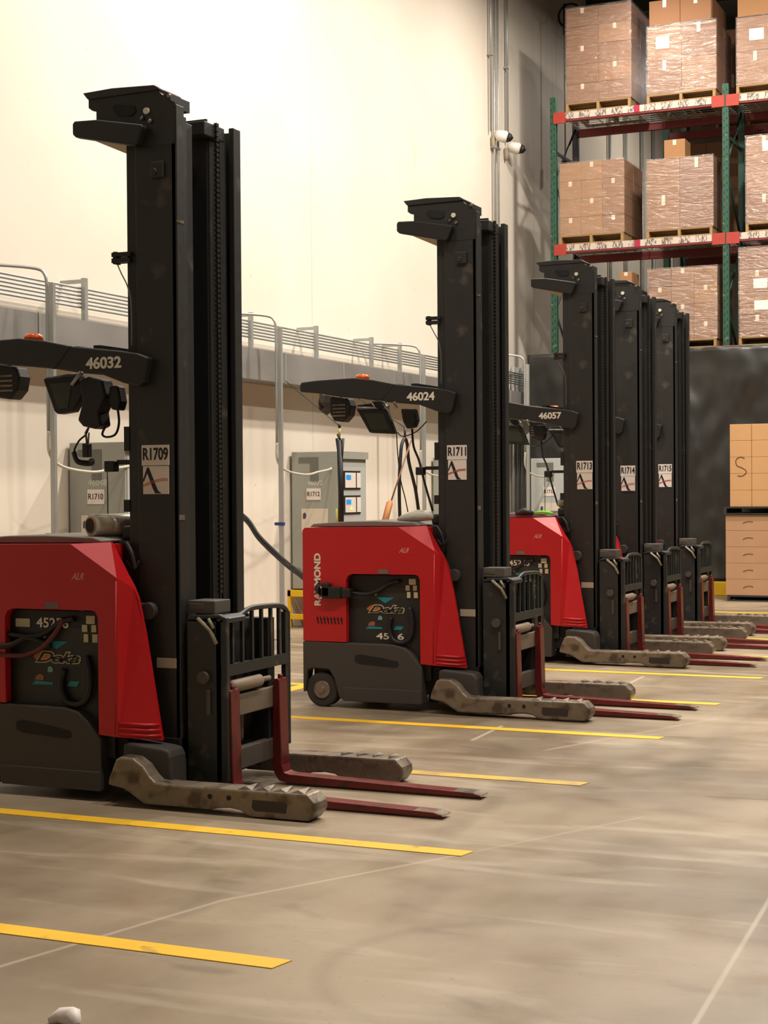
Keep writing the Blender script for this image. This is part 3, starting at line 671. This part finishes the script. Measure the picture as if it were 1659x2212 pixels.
# charging lead into the second truck
cb = thing('charging_cable', 'thick black charging cable running into the socket of the R1711 truck', 'cable', (0, 0, 0))
pts = [(-4.80,9.87,.81),(-4.93,9.95,.835),(-5.08,10.1,.873),(-5.29,10.3,.925),(-5.505,10.5,.999),(-5.80,10.75,1.13),(-6.072,11.0,1.282),(-6.6,11.4,1.42),(-7.2,11.65,1.35),(-7.37,11.7,1.30)]
P('lead', G().tube(catmull(pts, 6), .013, 10).tube([(p[0]+.01, p[1], p[2]+.024) for p in catmull(pts, 6)][6:], .011, 10), CABLE, cb)
P('sleeve', G().tube(catmull([(-4.83,9.88,.81),(-4.93,9.95,.84),(-5.08,10.1,.885),(-5.2,10.22,.92)], 5), [.042]*3+[.036]*3+[.028]*10, 12), DARK, cb)
P('plug', G().box(-4.83,-4.765,9.84,9.91,.765,.86), DARK, cb, bevel=.008)

# ------------------------------------------------------------------ wall services
o = P('cable_trough', G().box(-7.99,-7.65,1,24.5,2.62,2.93), GALVD); T(o, 'long grey metal cable trough along the white wall, below the conduits', 'cable trough')
g = G()
for k in range(16): g.box(-7.655,-7.643,2.0+k*1.42,2.025+k*1.42,2.615,2.935)
sm = P('trough_joint', g, GALV, o)
for k in range(6):
    z = 3.225 - k*.032
    c = P('conduit', G().tube([(-7.80, 1, z), (-7.80, 23.2, z)], .011, 8), GALV)
    T(c, 'thin steel conduit above the cable trough, %s of six' % ('topmost', 'second from the top', 'third from the top', 'fourth from the top', 'fifth from the top', 'lowest')[k], 'conduit', 'parallel wall conduits')
names = ['left of the nearest mast', 'left of the R1711 post', 'right of the R1712 charger', 'over the broom handle', 'beside the R1711 mast', 'behind the R1711 mast']
for k, y in enumerate((11.34, 14.27, 15.77, 17.25, 18.1, 20.0)):
    s = P('strut_bracket', G().box(-7.79,-7.75,y-.022,y+.022,2.93,3.31).box(-8.0,-7.79,y-.02,y+.02,3.27,3.30), GALV)
    T(s, 'short upright strut holding the wall conduits, ' + ('leftmost', 'second from the left', 'third from the left', 'fourth from the left', 'fifth from the left', 'rightmost')[k], 'bracket', 'conduit struts')
# floor to ceiling posts with arched conduit and flexible conduit
where = ('left of the charger marked R1710', 'left of the charger marked R1712', 'beside the R1711 mast', 'left of the charger near the black curtain')
for k, (y, x) in enumerate(((10.36, -7.4), (14.20, -7.4), (17.97, -7.4), (20.0, -6.75))):
    ps = thing('conduit_post', 'upright steel post with arched conduit, ' + where[k], 'conduit post', (x, y, 0), 'conduit posts behind the trucks')
    P('post', G().box(-.02,.02,-.02,.02,0,3.14), GALV, ps, bevel=.003)
    P('foot_plate', G().box(-.07,.07,-.07,.07,0,.012), GALV, ps)
    a = catmull([(-.55,-.50,3.26),(-.35,-.28,3.265),(-.12,-.06,3.25),(-.05,-.025,3.20),(-.035,-.02,3.10)], 6) + [Vector((-.035,-.02,2.4)), Vector((-.035,-.02,1.98))]
    P('arched_conduit', G().tube(a, .013, 10), GALV, ps)
    P('flexible_conduit', G().tube(catmull([(-.035,-.02,1.98),(-.04,.0,1.80),(0.0,.12,1.70),(.05,.45,1.66),(.02,.8,1.69),(-.02,1.15,1.72),(-.08,1.33,1.74)], 6), .012, 10), FLEX, ps)
    P('pipe_clamp', G().box(-.06,.025,-.035,.03,1.15,1.18), mat('blue_clamp', (36, 50, 120), .5) if k == 1 else GALV, ps)

# chargers
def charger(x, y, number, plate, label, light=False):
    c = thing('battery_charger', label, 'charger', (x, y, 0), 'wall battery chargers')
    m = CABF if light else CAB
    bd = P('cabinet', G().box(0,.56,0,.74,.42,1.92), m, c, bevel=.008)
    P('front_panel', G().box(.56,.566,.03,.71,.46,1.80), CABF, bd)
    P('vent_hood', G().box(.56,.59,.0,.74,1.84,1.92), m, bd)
    P('side_patch', G().box(.09,.33,-.004,.0,1.80,1.86).box(.23,.33,-.004,0,1.60,1.80), mat('patch_grey', (104, 106, 98), .6), bd)  # flat L-shaped patch of darker grey on the cabinet side
    if number: P('painted_number', text_geo(number, .285, 1.578, .19, .055, 0, bold=.01), mat('faded_white', (198, 196, 186), .6), bd)
    pl = P('number_plate', G().box(.185,.355,-.006,-.0005,1.395,1.52), WHITE, bd, 'white plate lettered ' + plate)
    P('lettering', text_geo(plate, .27, 1.46, .15, .05, -.006, bold=.01), INK, pl)
    sh = P('notice_sheet', G().box(.12,.44,-.005,-.0005,1.04,1.30), mat('notice_paper', (208, 200, 182), .7, var=.05), bd)
    P('sheet_mark', G().prism([(.14,1.19),(.14,1.24),(.155,1.255),(.175,1.25),(.18,1.22),(.17,1.19)], -.007, -.004), mat('purple_ink', (70, 56, 84), .6), sh)
    for z in (1.505, 1.235):
        f = P('display_frame', G().box(.566,.574,.13,.56,z,z+.205), DARK, bd)
        P('display_panel', G().box(.574,.577,.16,.43,z+.02,z+.185).box(.574,.577,.46,.56,z+.02,z+.185), WHITE, f)
        P('blue_screen', G().box(.577,.580,.18,.30,z+.11,z+.16), GLASSY, f)
        if z < 1.3: P('status_led', G().tube([(.577,.31,z+.06),(.581,.31,z+.06)], .016, 10), LED, f)
    st = P('stand', G().box(-.04,.6,-.06,-.01,.34,.41).box(-.04,.6,.75,.80,.34,.41).box(.58,.63,-.06,.80,.34,.41).box(-.04,.01,-.06,.80,.34,.41)
      .box(-.04,0,-.06,-.02,0,.41).box(.59,.63,-.06,-.02,0,.41).box(-.04,0,.76,.80,0,.41).box(.59,.63,.76,.80,0,.41)
      .box(-.04,.6,-.05,-.02,.09,.15).box(.60,.62,-.06,.80,.09,.15), YEL, c, 'yellow steel stand', bevel=.004)
    P('cabinet_foot', G().box(.02,.55,.02,.72,.40,.425), DARK, c)
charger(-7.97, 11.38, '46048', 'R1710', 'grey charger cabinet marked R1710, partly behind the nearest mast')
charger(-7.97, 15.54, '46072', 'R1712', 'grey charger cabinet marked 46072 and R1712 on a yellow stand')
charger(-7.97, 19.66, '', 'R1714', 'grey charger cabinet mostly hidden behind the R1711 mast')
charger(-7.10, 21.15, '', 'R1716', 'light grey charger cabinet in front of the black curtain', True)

# hanging leads between the chargers
hl = thing('hanging_charger_lead', 'bundle of black leads with yellow tape hanging beside the R1712 charger', 'cable', (-6.6, 13.91, 0))
P('lead', G().tube([(0,0,1.0),(0,0,1.5),(-.01,0,1.98)], .028, 10).tube([(0,0,1.98),(-.03,0,2.04)], .012, 8).tube([(-.04,0,1.98),(-.04,0,2.0),(0,0,1.7)], .014, 8).tube([(.03,0,2.0),(0,0,1.7)], .014, 8), CABLE, hl)
P('yellow_tape', G().tube([(-.035,-.01,1.1),(-.035,-.01,1.32)], .016, 8).tube([(-.01,0,2.02),(-.01,0,2.10)], .012, 8), TAG, hl)
P('lead_tail', G().tube([(-.01,0,2.10),(-.01,0,2.14)], .014, 8).tube([(0,0,1.0),(.02,.05,.5),(-.3,.2,.03)], .02, 8), CABLE, hl)
P('hanger_cord', G().tube([(-.01,0,2.12),(-.9,.6,2.62)], .004, 6), CABLE, hl)
o = P('hanging_cable_loop', G().tube(catmull([(0,.05,0.03),(0,.0,.6),(0,-.05,1.2),(0,-.06,1.55),(0,-.02,1.85),(0,.02,1.98),(0,.10,2.04),(0,.16,1.98),(0,.20,1.80),(0,.32,1.60),(0,.40,1.45),(.0,.55,1.0)], 6), .018, 10)
  .tube(catmull([(0,-.12,2.12),(0,-.10,1.9),(0,-.02,1.6),(0,.1,1.4),(0,.22,1.15)], 5), .006, 6).tube([(0,.10,2.04),(0,.1,2.16)], .012, 8).tube([(0,.1,2.16),(-.9,.3,2.65)], .004, 6), CABLE); o.location = (-6.6, 15.4, 0)
T(o, 'black cable looped over a hook, hanging left of the R1711 mast', 'cable')
br = thing('pole', 'leaning pole with an orange wooden grip behind the R1711 truck', 'pole', (-6.55, 15.0, 0))
P('shaft', G().tube([(0,0.0,1.37),(-.0,.55,2.02)], .009, 8), mat('brown_shaft', (120, 82, 58), .6), br)
P('grip', G().tube([(0,-.22,1.08),(0,-.03,1.36),(0,-.0,1.385)], [.034,.034,.014], 12), HANDLE, br, 'orange wooden grip')
P('lower_shaft', G().tube([(0,-.22,1.08),(0,-.75,.0)], .012, 8), mat('brown_shaft', (120, 82, 58), .6), br)

# vertical conduits high on the wall with cameras
def wpipe(y, z0, z1, label, r=.018, x=-7.95):
    o = P('wall_pipe', G().tube([(x, y, z0), (x, y, z1)], r, 10), GALV); T(o, label, 'pipe', 'upright pipes on the wall'); 
    g = G()
    for z in (z0+1.1, z0+3.2): g.box(-8.0, x+.03, y-.035, y+.035, z, z+.03)
    P('pipe_strap', g, GALV, o); return o
wpipe(21.96, 6.72, 10.2, 'left upright pipe above the left wall camera')
wpipe(22.10, 3.3, 10.2, 'tall upright pipe passing left wall camera, left one of pair')
wpipe(22.26, 3.3, 10.2, 'tall upright pipe passing left wall camera, right one of pair')
wpipe(22.68, 6.70, 10.2, 'upright pipe ending at the right wall camera')
for k, y in enumerate((22.86, 23.05, 23.25, 23.45)):
    wpipe(y, 0.02, 3.35, 'low upright pipe left of the curtain, %s of four' % ('leftmost', 'second', 'third', 'rightmost')[k], .028)
for k, (y, z, lb) in enumerate(((22.1, 6.68, 'left white dome camera high on the wall'), (22.68, 6.62, 'right white dome camera high on the wall'))):
    c = thing('wall_camera', lb, 'camera', (-7.9, y, z), 'dome cameras on the wall')
    P('camera_body', G().tube([(-.02,0,.05),(.02,0,0),(.10,.05,-.02),(.13,.06,-.03)], [.05,.085,.09,.07], 18), WCAM, c)
    P('camera_lens', G().tube([(.12,.07,-.02),(.17,.10,-.03),(.20,.12,-.03)], [.075,.055,.01], 18), DARK, c)
    P('camera_shade', G().tube([(-.06,-.03,-.02),(-.06,-.03,-.16),(-.06,-.03,-.20)], [.035,.03,.01], 12), mat('shade_tan', (150, 138, 118), .6), c)
hp = thing('hose_drop', 'thin pipe with a coiled black hose at its top, by the rack', 'hose', (-7.74, 24.9, 0))
P('drop_pipe', G().tube([(0,0,6.7),(0,0,9.25)], .014, 8), GALV, hp)
P('coil', G().ring((.06,.1,9.18), .19, .018, 'y').tube([(0,0,8.85),(0,0,9.35)], .022, 8), CABLE, hp)
P('drop_valve', G().tube([(0,0,6.6),(0,0,6.85)], .04, 10), BLACK, hp)
for y in (28.3, 29.4, 30.6, 31.5, 33.0, 34.6):
    wpipe(y, .1, 10.2, 'faint upright pipe seen behind the rack, %s' % {28.3: 'nearest', 29.4: 'second', 30.6: 'third', 31.5: 'fourth', 33.0: 'fifth', 34.6: 'farthest'}[y], .03)

# ------------------------------------------------------------------ pallet rack
RY, RB = 22.35, 23.45
def upright(x, top, label):
    u = thing('rack_frame', label, 'rack frame', (x, RY, 0), 'rack upright frames')
    g = G().box(-.045,.045,-.04,.04,0,top)
    f = P('front_post', g, GREEN, u, bevel=.004)
    h = G()
    for k in range(int((top-3.5)/.10)):
        z = 3.5 + k*.10
        h.box(-.026,-.014,-.0425,-.039,z,z+.03).box(.014,.026,-.0425,-.039,z+.03,z+.06)
    P('post_holes', h, DEEP, f)
    P('rear_post', G().box(-.045,.045,RB-RY-.04,RB-RY+.04,0,top+.0), NAVY if x < -6 else GREEN, u, bevel=.004)
    g = G(); z = .3; d = 1
    while z < top-1.0:
        a, b = (.03, RB-RY-.03) if d > 0 else (RB-RY-.03, .03)
        g.tube([(0,a,z),(0,b,z+.95)], .018, 6); z += .95; d = -d
    for z in (.25, 3.2, 6.4): g.box(-.015,.015,.03,RB-RY-.03,z,z+.04)
    P('brace', g, NAVY if x < -6 else mat('dark_green_steel', (20, 52, 42), .5), u)
    P('foot_plate', G().box(-.08,.08,-.07,.07,0,.012), GREEN, u)
    return u
upright(-7.12, 7.2, 'left green rack upright frame beside the white wall')
upright(-4.61, 7.13, 'middle green rack upright frame between the stacked pallet loads')
upright(-2.1, 9.0, 'right green rack upright frame toward the aisle')
levels = {'top': 6.96, 'middle': 5.045, 'lower': 3.47}
for nm, z in levels.items():
    for bay, (x0, x1) in (('left bay', (-7.07, -4.66)), ('right bay', (-4.56, -2.15))):
        if nm == 'lower': 
            pass
        b = thing('rack_beam', 'front rack beam under the %s row of loads, %s' % (nm, bay), 'rack beam', (0, 0, 0), 'rack beams')
        P('beam', G().box(x0,x1,RY-.03,RY+.03,z-.125,z), BEAMD, b, bevel=.004)
        P('end_connector', G().box(x0-.04,x0+.14,RY-.052,RY-.028,z-.15,z+.01), BEAMR, b)
        P('end_connector', G().box(x1-.14,x1+.04,RY-.052,RY-.028,z-.15,z+.01), BEAMR, b)
        if nm != 'lower':
            st = P('label_strip', G().box(x0+.14,x1-.14,RY-.036,RY-.029,z-.095,z-.002), STRIP, b, 'strip of white barcode labels')
            P('pink_tag', G().box(x0+1.16,x0+1.24,RY-.039,RY-.035,z-.10,z), mat('magenta_tag', (150, 20, 50), .5), st)
        else:
            P('top_edge', G().box(x0,x1,RY-.04,RY-.031,z-.03,z+.005), mat('grey_green_edge', (120, 124, 108), .5), b)
        rb = P('rack_beam', G().box(x0,x1,RB-.03,RB+.03,z-.125,z), BEAMD, None, bevel=.004); T(rb, 'rear rack beam under the %s row of loads, %s' % (nm, bay), 'rack beam', 'rack beams')
        g = G()
        n = 12
        for k in range(n): 
            xx = x0 + .04 + k*(x1-x0-.08)/(n-1)
            g.box(xx-.006,xx+.006,RY+.03,RB-.03,z-.012,z-.003)
        for k in range(9): g.box(x0,x1,RY+.06+k*.122,RY+.068+k*.122,z-.018,z-.012)
        dk = P('wire_deck', g, GALV); T(dk, 'wire decking under the %s row of loads, %s' % (nm, bay), 'decking', 'rack wire decks')

LOADNAMES = []
def carton(x0, x1, y0, y1, z0, z1, m, label, group, tape=True, paper=None, mark=None):
    cx, cy = (x0+x1)/2, (y0+y1)/2
    c = P('carton', G().box(x0-cx,x1-cx,y0-cy,y1-cy,0,z1-z0), m, bevel=.004)
    c.location = (cx, cy, z0); T(c, label, 'cardboard box', group)
    hy = (y0-y1)/2
    if tape: P('packing_tape', G().box(-.025,.025,hy-.002,hy,(z1-z0)*.70,z1-z0-.004), TAPE, c)
    if paper: P('paper_label', G().box(paper[0],paper[1],hy-.004,hy,paper[2],paper[3]), WHITE, c)
    return c
def pallet(x0, x1, y0, y1, z0, h, m, label, group='pallets on the rack'):
    cx = (x0+x1)/2
    p = thing('pallet', label, 'pallet', (cx, y0, z0), group)
    W = (x1-x0)/2; D = y1-y0
    g = G(); n = 6
    for k in range(n):
        yy = k*(D-.09)/(n-1); g.box(-W,W,yy,yy+.09,h-.018,h)
    P('top_boards', g, m, p)
    g = G()
    for k in (0, .5, 1): g.box(-W,W,k*(D-.09),k*(D-.09)+.09,0,.018)
    P('bottom_boards', g, m, p)
    for xx in (-W, -.02, W-.04): P('stringer', G().box(xx,xx+.04,0,D,.018,h-.018), m, p)
RN = ['top', 'second', 'third', 'fourth', 'fifth', 'sixth']
def load(name, x0, x1, zp, zb, zt, nx, nz, mats, ph=.12, y0=RY-.02, D=1.06, film=True, papers={}, cols=('left', 'right', 'far right'), pm=None):
    pallet(x0-.01, x1-.01, y0, y0+D, zp, zb-zp, pm or WOOD, 'wooden pallet under ' + name)
    grp = 'boxes of ' + name
    for k in range(nz):
        z0 = zb + (zt-zb)*k/nz; z1 = zb + (zt-zb)*(k+1)/nz - .003
        for i in range(nx):
            for j in range(2):
                if j == 1 and i < nx-1: continue
                if nx == 2: cn = ('left', 'right')[i]
                elif nx == 1: cn = 'single'
                else: cn = ('left', 'middle', 'right')[i]
                a = x0 + (x1-x0)*i/nx + .001; b = x0 + (x1-x0)*(i+1)/nx - .001
                off = random.uniform(-.006, .006)
                row = RN[nz-1-k]
                lb = 'brown carton, %s row, %s column%s, in %s' % (row, cn, ' at rear' if j else '', name)
                carton(a, b, y0+.01+off+D/2*j, y0+D/2*(j+1)-.01+off, z0, z1, mats[(k*nx+i) % len(mats)], lb, grp, tape=(j == 0 and (i+k) % 2 == 0), paper=papers.get((i, k)) if j == 0 else None)
    if film:
        f = P('stretch_wrap', G().box(x0-.012,x1+.012,y0-.012,y0+D+.012,zb-.001,zt+.012), FILM)
        T(f, 'clear stretch film wrapped around ' + name, 'stretch wrap', 'stretch film around the loads')

C0, C1, C2 = CARDS
z = levels['top']
load('the top left load', -6.92, -5.955, z, z+.13, 8.46, 2, 5, [C1, C1, C1, C0], papers={})
load('the top middle load', -5.72, -4.74, z, z+.12, 8.05, 2, 2, [C1, C0, C0, C1], papers={(0, 1): (-.12, .07, .16, .33)})
for i, (a, b) in enumerate(((-5.69,-5.25), (-5.245,-4.81))):
    carton(a, b, RY-.01, RY+1.03, 8.065, 8.41, C0, 'unwrapped carton atop the top middle load, %s one' % ('left', 'right')[i], 'loose cartons on the top middle load')
load('the top right load', -4.45, -3.45, z, z+.12, 8.02, 2, 2, [C0, C0], papers={(0, 1): (-.08, .12, .14, .30)})
for i, (a, b) in enumerate(((-4.44,-4.02), (-4.015,-3.5))):
    carton(a, b, RY-.01, RY+1.03, 8.035, 8.75, C2, 'tall carton on the top right load, %s one' % ('left', 'right')[i], 'cartons on the top right load')
z = levels['middle']
load('the middle left load', -7.03, -6.07, z, z+.13, 6.23, 3, 4, [C2, C2, C0])
load('the middle centre load', -5.735, -4.79, z, z+.12, 6.16, 2, 2, [C0, C1])
carton(-5.50, -5.20, RY+.05, RY+.40, 6.175, 6.44, C2, 'small single carton on top of the middle centre load', 'small carton')
load('the middle right load', -4.33, -3.35, z, z+.12, 6.37, 2, 3, [C1, C0, C0], papers={(0, 2): (-.02, .20, .18, .32)})
z = levels['lower']
load('the lower centre load', -5.72, -4.74, z, z+.12, 4.61, 3, 4, [C0, C0, C0, C2, C1])
load('the lower right load', -4.43, -3.45, z, z+.12, 4.83, 2, 4, [C1, C0, C0], papers={(0, 2): (-.05, .14, .05, .18), (0, 1): (-.04, .15, .06, .19)})
load('the lower left load', -6.80, -5.96, z, z+.12, 4.40, 2, 3, [C2, C0])
carton(-6.14, -5.965, RY, RY+.4, 4.415, 4.60, C2, 'small carton on top of the lower left load', 'small carton')
# second rack standing back to back with the first
def upright2(x, y, top, label):
    u = thing('rack_frame', label, 'rack frame', (x, y, 0), 'rack upright frames')
    P('front_post', G().box(-.045,.045,-.04,.04,0,top), GREEN, u); P('rear_post', G().box(-.045,.045,1.06,1.14,0,top), GREEN, u)
    g = G()
    for k in range(8): g.tube([(0, .03 if k % 2 else 1.07, .3+k*.8), (0, 1.07 if k % 2 else .03, .3+(k+1)*.8)], .018, 6)
    P('brace', g, NAVY, u)
upright2(-5.98, 24.5, 8.6, 'dark green frame of the second rack, deep behind the middle centre load')
upright2(-3.45, 24.5, 8.6, 'dark green frame of the second rack, farther right behind the loads')
for nm, z in (('top', 7.0), ('middle', 5.2)):
    for yy, fr in ((24.5, 'front'), (25.6, 'rear')):
        o = P('rack_beam', G().box(-5.93,-3.5,yy-.03,yy+.03,z-.125,z), BEAMD); T(o, '%s beam of the second rack under its %s loads' % (fr, nm), 'rack beam', 'rack beams')
load('the dark load deep behind, middle row', -5.88, -4.82, 5.2, 5.33, 6.8, 2, 2, [C1], y0=24.5, film=False)
load('the dark load deep behind, top row', -5.2, -4.2, 7.0, 7.13, 8.5, 2, 2, [C1], y0=24.5, film=False)

# curtain
g = G(); nx, nz = 260, 60
vs = {}
for i in range(nx+1):
    for j in range(nz+1):
        x = -7.50 + i*(11.5)/nx; z = .19 + j*(3.27)/nz
        tt = 1 - j/nz
        y = 22.235 + (.016*math.sin(x*6+math.sin(z*1.7+x)*1.6) + .008*math.sin(x*19+z*3.2+2*math.sin(x*1.3)))*min(1, tt*2) + .008*math.sin(z*5+x*4)
        y += .06*mnoise.noise(Vector((x*1.6, z*1.1, 3.1))) + .03*mnoise.noise(Vector((x*5, z*3.2+x, 9.1)))
        vs[i, j] = g.bm.verts.new((x, y, z))
for i in range(nx):
    for j in range(nz):
        f = g.bm.faces.new((vs[i,j], vs[i+1,j], vs[i+1,j+1], vs[i,j+1])); f.smooth = True
o = P('curtain', g, TARP); T(o, 'black plastic curtain hung along the foot of the pallet rack', 'curtain')
sm_ = o.modifiers.new('thickness', 'SOLIDIFY'); sm_.thickness = .004
P('curtain_hem', G().tube([(-7.5,22.26,3.455),(4,22.26,3.455)], .016, 8), mat('hem_grey', (96, 98, 86), .5), o)

# floor stack in front of the curtain
CL0 = mat('cardboard_fresh', (186, 144, 98), .8, var=.06, scale=4, bump=.05); CL1 = mat('cardboard_pinkish', (170, 132, 100), .8, var=.08, scale=4, bump=.05)
SX0, SX1, SY = -4.36, -3.2, 21.0
pallet(SX0+.02, SX1, SY, SY+1.0, 0, .075, BPLAS, 'black pallet on the floor under the stacked cartons', 'floor pallets')
for k in range(5):
    for i in range(2):
        a = SX0+.0 + (SX1-SX0)*i/2; b = a + (SX1-SX0)/2-.004
        carton(a, b, SY+.01, SY+.98, .078+k*.212, .078+(k+1)*.212-.002, CL1, 'brown carton in the lower floor stack, %s row, %s column' % (RN[4-k], ('left', 'right')[i]), 'lower floor stack cartons', tape=False)
pallet(SX0-.02, SX1+.02, SY-.02, SY+1.0, 1.140, .10, BPLAS, 'black pallet between the two tiers of the floor stack', 'floor pallets')
for k in range(5):
    for i in range(2):
        a = SX0+.06 + (SX1-SX0-.06)*(0 if i == 0 else .26); b = SX0+.06 + (SX1-SX0-.06)*(.256 if i == 0 else 1)
        c = carton(a, b, SY+.01, SY+.96, 1.243+k*.217, 1.243+(k+1)*.217-.002, CL0, 'tan carton in the upper floor stack, %s row, %s column' % (RN[4-k], ('left', 'right')[i]), 'upper floor stack cartons', tape=False)
o_ = None
for ob in list(bpy.data.objects):
    if ob.get('label') == 'tan carton in the upper floor stack, third row, left column':
        P('handwritten_letter', G().tube([(p[0], -.476, p[1]) for p in [(q.x, q.z) for q in catmull([(.05,0,.20),(.0,0,.22),(-.06,0,.18),(-.05,0,.11),(.0,0,.085),(.06,0,.05),(.07,0,.01),(.02,0,-.03),(-.04,0,-.025)], 5)]], .006, 6), mat('brown_marker', (86, 56, 34), .7), ob)
    if ob.get('label', '').startswith('brown carton in the lower floor stack') and 'left' in ob['label']:
        P('handwriting', G().tube([(-.06,-.487,.10),(-.02,-.487,.12),(.03,-.487,.125),(.07,-.487,.115)], .004, 6), mat('brown_marker', (86, 56, 34), .7), ob)

# scrap on the floor
o = P('paper_scrap', G().tube([(-.06,0,.008),(-.03,.02,.02),(.02,.0,.03),(.05,-.02,.015)], [.01,.025,.03,.012], 7), WHITE); o.location = (-2.62, 3.70, 0)
T(o, 'crumpled white scrap on the floor at the bottom left', 'litter')
